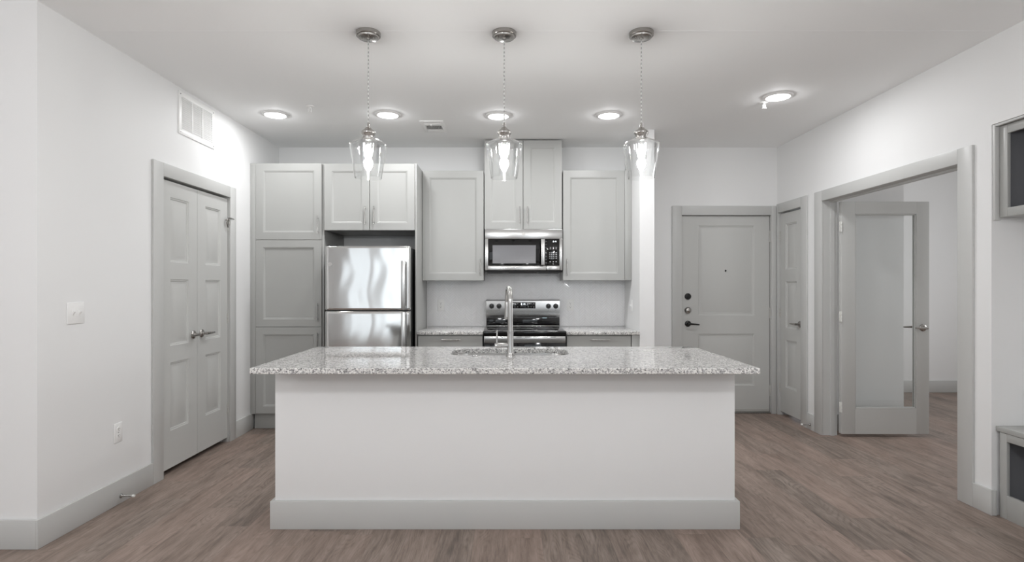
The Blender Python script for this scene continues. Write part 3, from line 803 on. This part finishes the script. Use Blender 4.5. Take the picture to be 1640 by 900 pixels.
# ------------------------------------------------------------------ microwave
def mx(x): return (x-813)/164.0
def mz(y): return CZ+(458.5-y)/164.0
def seg_digits(mb, s, x, z, y, h):
    w_ = h*0.5; t = h*0.13
    S = {'8':'abcdefg','1':'bc','4':'fgbc','0':'abcdef','2':'abged','5':'afgcd'}
    for ch in s:
        if ch == ':':
            for zz in (0.3, 0.7): mb.box(x, x+t, y, y-0.0006, z+h*zz-t/2, z+h*zz+t/2)
            x += t*2.2; continue
        for q in S[ch]:
            bx = {'a':(0,w_,h-t,h),'g':(0,w_,h/2-t/2,h/2+t/2),'d':(0,w_,0,t),'f':(0,t,h/2,h),'e':(0,t,0,h/2),'b':(w_-t,w_,h/2,h),'c':(w_-t,w_,0,h/2)}[q]
            mb.box(x+bx[0], x+bx[1], y, y-0.0006, z+bx[2], z+bx[3])
        x += w_*1.45
def microwave():
    X0, X1, Y0 = -0.2215, 0.5355, 5.470
    Z0, Z1 = 1.462, 1.876
    o = empty('microwave', ((X0+X1)/2, 5.65, Z0), 'stainless over the range microwave below the tall wall cabinet', 'microwave')
    part('case', MB().box(X0+0.003, X1-0.003, Y0+0.045, BACK, Z0+0.004, Z1, 0.003), 'dark_case', o)
    xs = mx(875)
    mb = MB().box(X0, X1, Y0, Y0+0.045, mz(383), Z1, 0.004)
    mb.box(X0, mx(782), Y0, Y0+0.045, mz(433), mz(383)+0.003, 0.004).box(mx(895.6), X1, Y0, Y0+0.045, mz(433), mz(383)+0.003, 0.004)
    mb.box(mx(781), xs-0.001, Y0, Y0+0.045, mz(433), mz(425.5), 0.004).box(xs+0.001, mx(896), Y0, Y0+0.045, mz(433), mz(425.5), 0.004)
    part('frame', mb, 'brush', o)
    dg = part('door', MB().box(mx(782), mx(872), Y0-0.002, Y0+0.043, mz(425.5), mz(383), 0.002), 'black_gloss', o, 'black glass door')
    mb = MB().leaf(mx(858)-mx(789), mz(393)-mz(422), 0.002, [(0.006,0.006,mx(858)-mx(789)-0.006,mz(393)-mz(422)-0.006)], [(0,0),(0.002,0.0006)], Y0-0.0042, mx(789), mz(422))
    part('window', mb, 'oven_window', dg, 'grey see-through window')
    mb = MB().box(mx(866), mx(872.2), Y0-0.042, Y0-0.026, mz(425), mz(383.5), 0.005, 3)
    for zz in (mz(388), mz(421)): mb.box(mx(867), mx(871), Y0-0.030, Y0-0.002, zz-0.012, zz+0.012, 0.003)
    part('handle', mb, 'brush', dg, 'vertical stainless handle')
    kp = part('control_panel', MB().box(mx(872.4), mx(895.6), Y0-0.002, Y0+0.043, mz(425.5), mz(383), 0.002), 'black_gloss', o, 'black key panel')
    y = Y0-0.002
    def key(px, py, w_=0.009, h=0.0045): part('key', MB().box(mx(px)-w_/2, mx(px)+w_/2, y-0.0008, y, mz(py)-h/2, mz(py)+h/2), 'marks', kp)
    for py in (396.5, 398.8):
        for px in (881.5, 886, 890.5): key(px, py, 0.013, 0.004)
    for py in (405, 407.6, 410.5, 413.5):
        for px in (880.3, 883.6, 886.8, 890.5): key(px, py, 0.009 if px < 890 else 0.014, 0.006)
    for px in (881, 886, 890.3): key(px, 419.3, 0.012, 0.007)
    for k in range(8): key(874.3, 387+k*4.8, 0.014, 0.0015)
    mb = MB(); seg_digits(mb, '8:14', mx(885.5), mz(388.3), y, 0.014); part('display', mb, 'digits', kp, 'lit clock digits')
    emblem(o, mx(838.5), mz(374.7), Y0, 0.0155)
    mb = MB().box(X0+0.02, X1-0.02, Y0+0.012, BACK-0.02, Z0-0.008, Z0+0.004, 0.002)
    for (a, b) in ((0.02, 0.17), (0.53, 0.73)):
        for k in range(6): mb.box(X0+a, X0+b, Y0+0.05+k*0.03, Y0+0.068+k*0.03, Z0-0.012, Z0-0.006)
    mb.box(X0+0.23, X0+0.51, Y0+0.02, Y0+0.10, Z0-0.014, Z0-0.006, 0.004)
    part('vent_underside', mb, 'dark_case', o)
microwave()

# ------------------------------------------------------------------ range
def cooker():
    X0, X1 = RX0, RX1
    o = empty('range', ((X0+X1)/2, 5.5, 0), 'stainless electric range with black glass cooktop between the counters', 'range')
    YFr = 5.155
    part('body', MB().box(X0+0.004, X1-0.004, YFr, 5.79, 0.03, 0.870, 0.003), 'dark_case', o)
    ck = part('cooktop', MB().box(X0, X1, 5.118, 5.755, 0.870, 0.909, 0.006, 3), 'black_gloss', o, 'black glass cooktop')
    for (bx, by, r) in ((-0.03, 5.27, 0.11), (0.35, 5.27, 0.085), (-0.03, 5.56, 0.075), (0.35, 5.56, 0.10)):
        for rr in (r, r*0.62):
            pts = [(bx+rr*math.cos(2*PI*k/48), by+rr*math.sin(2*PI*k/48), 0.9092) for k in range(49)]
            part('burner_ring', MB().tube(pts, 0.0009, 5), 'oven_window', ck)
    # backguard: slanted control face over a black riser
    mb = MB().prism_x([(5.812,0.905),(5.812,1.183),(5.772,1.183),(5.752,1.170),(5.742,1.040),(5.752,1.006),(5.775,1.002),(5.775,0.905)], X0+0.003, X1-0.003)
    bg = part('backguard', mb, 'brush', o, None, smooth=25)
    part('riser', MB().box(X0+0.005, X1-0.005, 5.756, 5.7745, 0.9095, 1.001, 0.003), 'black_gloss', o, 'black riser below the controls')
    part('rear_trim', MB().box(X0+0.012, X1-0.012, 5.738, 5.755, 0.9095, 0.918, 0.002), 'brush', o)
    ctr = (X0+X1)/2
    def bx(px): return (px-813)/157.0
    for px in (787.3, 799.2, 878.5, 890.3):
        x, z = bx(px), 1.117; y = 5.7475
        mb = MB().lathe([(0.0,y),(0.0255,y),(0.0255,y-0.005),(0.0215,y-0.009),(0.019,y-0.026),(0.0,y-0.027)], (x,0,z), 'Y', 28).box(x-0.0042, x+0.0042, y-0.034, y-0.02, z-0.021, z+0.021, 0.002)
        k = part('knob', mb, 'black', bg, 'black control knob')
        part('pointer', MB().box(x-0.001, x+0.001, y-0.0352, y-0.0335, z+0.006, z+0.019), 'marks', k)
    for px in (787.3, 799.2, 878.5, 890.3): part('dial_mark', MB().box(bx(px)-0.002, bx(px)+0.002, 5.7462, 5.744, 1.075, 1.083), 'slot', bg)
    dz0, dz1 = 1.094, 1.157
    dp = part('display_panel', MB().box(ctr-0.128, ctr+0.128, 5.7425, 5.752, dz0, dz1, 0.002), 'black_gloss', bg, 'black touch display')
    for px in (-0.11,-0.083,-0.056, 0.056, 0.083, 0.11):
        for zz in (1.109, 1.142): part('key_legend', MB().box(ctr+px-0.007, ctr+px+0.007, 5.7425, 5.7418, zz-0.002, zz+0.002), 'marks', dp)
    for px in (-0.02, 0.0, 0.02): part('key_legend', MB().box(ctr+px-0.005, ctr+px+0.005, 5.7425, 5.7418, 1.108, 1.111), 'marks', dp)
    mb = MB(); seg_digits(mb, '8:14', ctr-0.02, 1.128, 5.7425, 0.019); part('digits', mb, 'digits', dp, 'lit clock digits')
    part('sticker', MB().box(bx(869), bx(876), 5.7555, 5.7565, 0.992, 1.0005), 'label_blue', o, 'small pale blue sticker')
    # oven door
    od = part('oven_door', MB().box(X0+0.006, X1-0.006, 5.128, YFr-0.001, 0.20, 0.866, 0.003), 'black_gloss', o, 'black glass oven door')
    mb = MB().box(X0+0.008, X1-0.008, 5.119, 5.130, 0.804, 0.865, 0.003)
    part('top_band', mb, 'brush', od, 'stainless band across the oven door')
    for k in range(7):
        a = X0+0.145+k*0.078; part('vent_slot', MB().box(a, a+0.05, 5.1175, 5.121, 0.855, 0.8595), 'slot', od)
    mb = MB().tube([(X0+0.03, 5.075, 0.755), (X1-0.03, 5.075, 0.755)], 0.012, 16)
    for x in (X0+0.06, X1-0.06): mb.tube([(x, 5.13, 0.755), (x, 5.075, 0.755)], 0.009, 12)
    part('handle', mb, 'brush', od)
    dr = part('storage_drawer', MB().box(X0+0.006, X1-0.006, 5.130, YFr-0.001, 0.06, 0.192, 0.003), 'brush', o)
    for x in (X0+0.06, X1-0.06):
        for y in (5.2, 5.72): part('foot', MB().lathe([(0,0),(0.016,0),(0.016,0.01),(0.007,0.012),(0.007,0.031),(0,0.031)], (x, y, 0), 'Z', 12), 'slot', o)
cooker()

# ------------------------------------------------------------------ pendants and downlights
def pendant(x, y, label):
    o = empty('pendant_light', (x, y, H), label, 'pendant light', 'pendant lights over the island')
    c = (x, y, 0)
    cn = part('canopy', MB().lathe([(0.0,H-0.0002),(0.069,H-0.0002),(0.069,H-0.020),(0.067,H-0.022),(0.060,H-0.023),(0.058,H-0.031),(0.055,H-0.033),(0.012,H-0.034),(0.011,H-0.040),(0.0,H-0.041)], c, 'Z', 40), 'nickel', o)
    for s in (-1, 1): part('screw', MB().lathe([(0.0,-0.033),(0.005,-0.034),(0.005,-0.040),(0.0,-0.043)], (x+s*0.034, y-0.016, H), 'Z', 12), 'nickel', cn)
    pts = []
    zt, zb = H-0.038, 2.232
    for k in range(61):
        t = k/60; a = 0.0016*math.sin(PI*t)*(0.4+t)
        pts.append((x+a*math.sin(t*58), y+a*math.cos(t*47), zt+(zb-zt)*t))
    part('cord', MB().tube(pts, 0.0032, 8), 'cord', o)
    cap = MB().lathe([(0.0,2.248),(0.007,2.247),(0.008,2.222),(0.015,2.220),(0.022,2.210),(0.036,2.201),(0.0415,2.194),(0.0415,2.188),(0.036,2.180),(0.029,2.166),(0.029,2.158),(0.0,2.157)], c, 'Z', 36)
    part('socket_cap', cap, 'nickel', o)
    t = 0.0022
    prof = [(0.0290,2.168),(0.031,2.164),(0.060,2.150),(0.092,2.134),(0.1015,2.126),(0.104,2.117),(0.1030,2.108),(0.091,2.030),(0.0755,1.935)]
    inner = [(max(r-t, 0.02), z-(t if r > 0.03 and z > 2.12 else 0)) for r, z in prof]
    mb = MB(); full = prof + [(0.0748,1.9335)] + inner[::-1]
    mb.lathe(full + [full[0]], c, 'Z', 48, False)
    part('glass_shade', mb, 'glass_shade', o, 'clear tapered glass shade', smooth=50)
    bulb = [(0.013,2.157),(0.014,2.140),(0.022,2.120),(0.029,2.098),(0.0315,2.075),(0.029,2.045),(0.021,2.012),(0.012,1.992),(0.004,1.984),(0.0,1.9835)]
    b = part('bulb', MB().lathe(bulb, c, 'Z', 28), 'glass_shade', o, 'glowing clear bulb')
    mb = MB().lathe([(0.0,2.128),(0.010,2.122),(0.0165,2.10),(0.0175,2.085),(0.014,2.066),(0.006,2.056),(0.0,2.055)], c, 'Z', 20)
    mb.lathe([(0.0,2.050),(0.006,2.044),(0.008,2.026),(0.006,2.008),(0.0,2.003)], c, 'Z', 16)
    part('filament', mb, 'filament', b)
    l = bpy.data.lights.new('pendant_glow', 'POINT'); l.energy = BULB; l.color = (1.0, 0.985, 0.965); l.shadow_soft_size = 0.03
    l.use_nodes = True; nt = l.node_tree; em = nt.nodes['Emission']     # an upright filament shines sideways more than up or down
    tc = nt.nodes.new('ShaderNodeTexCoord'); sp = nt.nodes.new('ShaderNodeSeparateXYZ'); nt.links.new(tc.outputs['Normal'], sp.inputs[0])
    m1 = nt.nodes.new('ShaderNodeMath'); m1.operation = 'MULTIPLY'; nt.links.new(sp.outputs[2], m1.inputs[0]); nt.links.new(sp.outputs[2], m1.inputs[1])
    m2 = nt.nodes.new('ShaderNodeMath'); m2.operation = 'MULTIPLY_ADD'; nt.links.new(m1.outputs[0], m2.inputs[0]); m2.inputs[1].default_value = -0.62; m2.inputs[2].default_value = 1.0
    nt.links.new(m2.outputs[0], em.inputs['Strength'])
    lo = bpy.data.objects.new('pendant_glow', l); lo.location = (x, y, 2.086); col.objects.link(lo)
    return o
PY = 3.19
pendant((590-813)/282, PY, 'leftmost clear glass pendant, hanging in front of the cabinet over the refrigerator')
pendant((807.5-813)/282, PY, 'middle clear glass pendant, hanging above the faucet')
pendant((1027-813)/282, PY, 'rightmost clear glass pendant, hanging in front of the wing wall')

def downlight(x, y, label, dim=1.0):
    o = empty('recessed_light', (x, y, H), label, 'ceiling light', 'recessed lights in the kitchen ceiling')
    part('trim_ring', MB().lathe([(0.083,-0.004),(0.086,-0.012),(0.094,-0.011),(0.106,-0.004),(0.108,-0.0005),(0.083,-0.0005),(0.083,-0.004)], (x,y,H), 'Z', 48, False), 'white_metal', o)
    part('diffuser', MB().lathe([(0.0,-0.002),(0.084,-0.002),(0.084,-0.010),(0.078,-0.013),(0.05,-0.0155),(0.0,-0.0165)], (x,y,H), 'Z', 40), 'lens', o, 'lit round diffuser')
    area('downlight_beam', (x, y, H-0.019), (0,0,0), 0.15, 0.15, DOWN*dim, (0.985, 0.99, 1.0), 'DISK')
    l = bpy.data.lights.new('downlight_glow', 'POINT'); l.energy = 1.3; l.shadow_soft_size = 0.012; l.color = (0.985, 0.99, 1.0)
    lo = bpy.data.objects.new('downlight_glow', l); lo.location = (x, y, H-0.034); col.objects.link(lo)
for (px, py, lab) in ((441, 183, 'round recessed light, leftmost, near the left wall'),
                      (621, 183, 'round recessed light beside the left pendant cord'),
                      (798, 185, 'round recessed light behind the middle pendant cord'),
                      (975, 184, 'round recessed light left of the right pendant cord'),
                      (1246, 154, 'round recessed light over the entry, next to a sprinkler')):
    y = F*(H-CZ)/(458.5-py); downlight((px-813)*y/F, y, lab, 0.7 if px == 441 else 1.0)

# ------------------------------------------------------------------ vents, sprinklers, outlets, switches
def sprinkler(x, y, label, rz):
    o = empty('sprinkler_head', (x, y, H), label, 'sprinkler', 'fire sprinklers', rz)
    part('escutcheon', MB().lathe([(0.0,-0.0003),(0.034,-0.0003),(0.033,-0.004),(0.018,-0.010),(0.0,-0.010)], (0,0,0), 'Z', 28), 'white_metal', o, None, True)
    mb = MB().lathe([(0.0,-0.008),(0.009,-0.009),(0.009,-0.020),(0.0,-0.021)], (0,0,0), 'Z', 16)
    for s in (-1,1): mb.tube([(s*0.006,0,-0.018),(s*0.013,0,-0.028),(s*0.009,0,-0.042),(0,0,-0.046)], 0.0025, 8)
    mb.tube([(0,0,-0.02),(0,0,-0.044)], 0.002, 8)
    part('frame', mb, 'white_metal', o, None, True)
    mb = MB().lathe([(0.0,-0.045),(0.006,-0.0455),(0.006,-0.048),(0.0,-0.049)], (0,0,0), 'Z', 12)
    for k in range(10):
        a = 2*PI*k/10; c, s = math.cos(a), math.sin(a)
        mb.tube([(0.004*c,0.004*s,-0.0475),(0.016*c,0.016*s,-0.0485)], [0.0024,0.003], 6)
    part('deflector', mb, 'white_metal', o, None, True)
for (px, py, lab) in ((496.5, 170, 'small sprinkler head on the ceiling over the pantry side'), (1224, 163.5, 'small sprinkler head on the ceiling beside the entry light')):
    y = F*(H-CZ)/(458.5-py); sprinkler((px-813)*y/F, y, lab, 0.3)

def return_grille():
    y0, y1, z0, z1 = 4.038, 4.532, 2.422, 2.732
    o = empty('return_air_grille', (XL, (y0+y1)/2, z0), 'white return air grille high on the left wall', 'vent')
    X = XL
    mb = MB(); fr = 0.036
    mb.box(X, X+0.008, y0, y0+fr, z0, z1, 0.002).box(X, X+0.008, y1-fr, y1, z0, z1, 0.002).box(X, X+0.008, y0+fr, y1-fr, z0, z0+fr, 0.002).box(X, X+0.008, y0+fr, y1-fr, z1-fr, z1, 0.002)
    part('frame', mb, 'white_metal', o)
    w3 = (y1-y0-2*fr)/3
    mb = MB()
    for k in (1, 2): mb.box(X+0.001, X+0.008, y0+fr+k*w3-0.009, y0+fr+k*w3+0.009, z0+fr, z1-fr, 0.001)
    n = 17; dz = (z1-z0-2*fr)/n
    for k in range(n):
        z = z0+fr+(k+0.5)*dz
        a = mb.ring([(X+0.001, y0+fr, z+0.005), (X+0.008, y0+fr, z-0.005), (X+0.008, y0+fr, z-0.0062), (X+0.001, y0+fr, z+0.0038)])
        b = mb.ring([(X+0.001, y1-fr, z+0.005), (X+0.008, y1-fr, z-0.005), (X+0.008, y1-fr, z-0.0062), (X+0.001, y1-fr, z+0.0038)])
        mb.skin([a, b], True, True, True)
    part('louvers', mb, 'white_metal', o)
    part('backing', MB().box(X+0.0002, X+0.0009, y0+fr, y1-fr, z0+fr, z1-fr), 'white_metal', o)
    for (y, z) in ((y0+0.02,z0+0.02),(y0+0.02,z1-0.02),(y1-0.02,z0+0.02),(y1-0.02,z1-0.02)):
        part('screw', MB().lathe([(0.0,0.008),(0.005,0.008),(0.004,0.0105),(0.0,0.011)], (X,y,z), 'X', 10), 'pull', o)
return_grille()

def ceiling_register():
    x0, x1, y0, y1 = -0.768, -0.562, 4.88, 5.235
    o = empty('ceiling_register', ((x0+x1)/2, (y0+y1)/2, H), 'white supply air register in the kitchen ceiling', 'vent')
    a, b, c, d = x0+0.035, x1-0.03, y0+0.12, y1-0.10
    mb = MB().box(x0, a, y0, y1, H-0.009, H, 0.003).box(b, x1, y0, y1, H-0.009, H, 0.003).box(a, b, y0, c-0.05, H-0.009, H, 0.003).box(a, b, d, y1, H-0.009, H, 0.003)
    mb.box(a-0.004, b+0.004, c-0.052, c, H-0.012, H-0.004, 0.002)
    part('frame', mb, 'white_metal', o)
    part('duct_opening', MB().box(a, b, c, d, H-0.002, H-0.0003), 'slot', o, 'dark duct opening')
    mb = MB()
    for k in range(11):
        x = a+0.006+k*(b-a-0.012)/10; mb.box(x-0.0012, x+0.0012, c, d, H-0.010, H-0.002)
    part('vanes', mb, 'white_metal', o)
    part('damper_lever', MB().box((a+b)/2-0.02, (a+b)/2-0.008, c-0.045, c-0.010, H-0.022, H-0.010, 0.002), 'white_metal', o)
ceiling_register()

def plate_outlet(loc, rz, label, group=None, mat='plastic', name='wall_outlet'):
    o = solo(name, MB().box(-0.036, 0.036, -0.006, 0.0, -0.0585, 0.0585, 0.003), mat, label, 'outlet', group, None, loc, rz, True)
    for s in (-1, 1):
        z = s*0.0195
        r = part('receptacle', MB().lathe([(0.0,-0.006),(0.0168,-0.006),(0.0165,-0.0085),(0.0,-0.0085)], (0,0,z), 'Y', 24), mat, o, None, True)
        for mb in (MB().box(-0.0075, -0.0055, -0.0092, -0.0080, z-0.001, z+0.008), MB().box(0.0055, 0.0075, -0.0092, -0.0080, z, z+0.007), MB().lathe([(0.0,-0.0080),(0.0026,-0.0082),(0.0026,-0.0092),(0.0,-0.0092)], (0,0,z-0.007), 'Y', 10)):
            part('slot', mb, 'slot', r, None, True)
    part('screw', MB().lathe([(0.0,-0.0058),(0.003,-0.0065),(0.0,-0.0075)], (0,0,0), 'Y', 10), 'pull', o, None, True)
    return o
ol = plate_outlet((XL, 3.413, 0.432), RZL, 'white outlet low on the left wall, below the switches')
ts = YB-0.0088
ob = plate_outlet(((706-813)/154.8, ts, zpx(488.6, 154.8)), 0, 'white outlet on the herringbone tiles left of the range', 'backsplash outlets')
copy_tree(ob, None, ((913.3-813)/154.8, ts, zpx(488.6, 154.8)), 'white outlet on the herringbone tiles right of the range')

def plate_switch(loc, rz, label, n):
    w_ = 0.036+0.023*(n-1)+0.003*(n-1)
    o = solo('light_switch', MB().box(-w_, w_, -0.006, 0.0, -0.0585, 0.0585, 0.003), 'plastic', label, 'light switch', None, None, loc, rz, True)
    for k in range(n):
        x = (k-(n-1)/2)*0.046
        mb = MB().box(x-0.006, x+0.006, -0.008, -0.005, -0.013, 0.013, 0.001)
        mb.prism_x([(-0.006,-0.006),(-0.006,0.006),(-0.018,0.013),(-0.019,0.008)], x-0.0045, x+0.0045)
        part('toggle', mb, 'plastic', o, None, True)
        for z in (-0.030, 0.030): part('screw', MB().lathe([(0.0,-0.0058),(0.003,-0.0066),(0.0,-0.0075)], (x,0,z), 'Y', 10), 'plastic', o, None, True)
    return o
plate_switch((XL, 3.078, 1.173), RZL, 'white double toggle switch plate on the left wall', 2)
plate_switch((1.214, 5.50, 1.13), RZR, 'white switch plate seen edge on at the side of the wing wall', 1)

# ------------------------------------------------------------------ mudroom cubbies in the right niche
def cubby(name, x0, x1, y0, y1, z0, z1, label, cat, f, shelf_over=0.0, base=0.0):
    o = empty(name, (x0, (y0+y1)/2, z0), label, cat)
    t = 0.02
    mb = MB().box(x0+0.02, x1, y0, y1, z0, z0+t).box(x0+0.02, x1, y0, y1, z1-t, z1).box(x0+0.02, x1, y0, y0+t, z0+t, z1-t).box(x0+0.02, x1, y1-t, y1, z0+t, z1-t)
    part('carcass', mb, 'cabinet', o)
    part('lining', MB().box(x1-0.012, x1-0.002, y0+t, y1-t, z0+t, z1-t).box(x0+0.021, x1-0.012, y1-t-0.004, y1-t, z0+t, z1-t).box(x0+0.021, x1-0.012, y0+t, y0+t+0.004, z0+t, z1-t).box(x0+0.021, x1-0.012, y0+t+0.004, y1-t-0.004, z0+t, z0+t+0.004).box(x0+0.021, x1-0.012, y0+t+0.004, y1-t-0.004, z1-t-0.004, z1-t), 'charcoal', o, 'charcoal painted inside')
    bt = f+base
    mb = MB().box(x0, x0+0.019, y0, y0+f, z0, z1, 0.0015).box(x0, x0+0.019, y1-f, y1, z0, z1, 0.0015).box(x0, x0+0.019, y0+f, y1-f, z0, z0+bt, 0.0015).box(x0, x0+0.019, y0+f, y1-f, z1-f, z1, 0.0015)
    part('face_frame', mb, 'cabinet', o)
    return o
cubby('wall_cubby', 2.822, NX-0.002, NY0+0.03, NY1-0.024, 1.715, 2.235, 'grey framed open cubby high at the right edge', 'cubby', 0.05)
mb = MB().box(XR+0.003, 2.835, NY1-0.020, NY1-0.001, 1.70, 2.25, 0.0015).box(XR+0.003, 2.835, NY0+0.03, NY1-0.020, 2.237, 2.25, 0.0015)
struct('trim_6', mb, 'trim', 'grey scribe strip around the high cubby')
cb = cubby('bench_cubby', 2.822, NX-0.002, NY0+0.03, NY1-0.024, 0.0, 0.485, 'grey framed bench cubby on the floor at the right edge', 'bench', 0.045, 0, 0.09)
part('bench_top', MB().box(2.818, NX-0.002, NY0+0.005, NY1-0.002, 0.487, 0.515, 0.002), 'cabinet', cb, 'flat grey bench top')
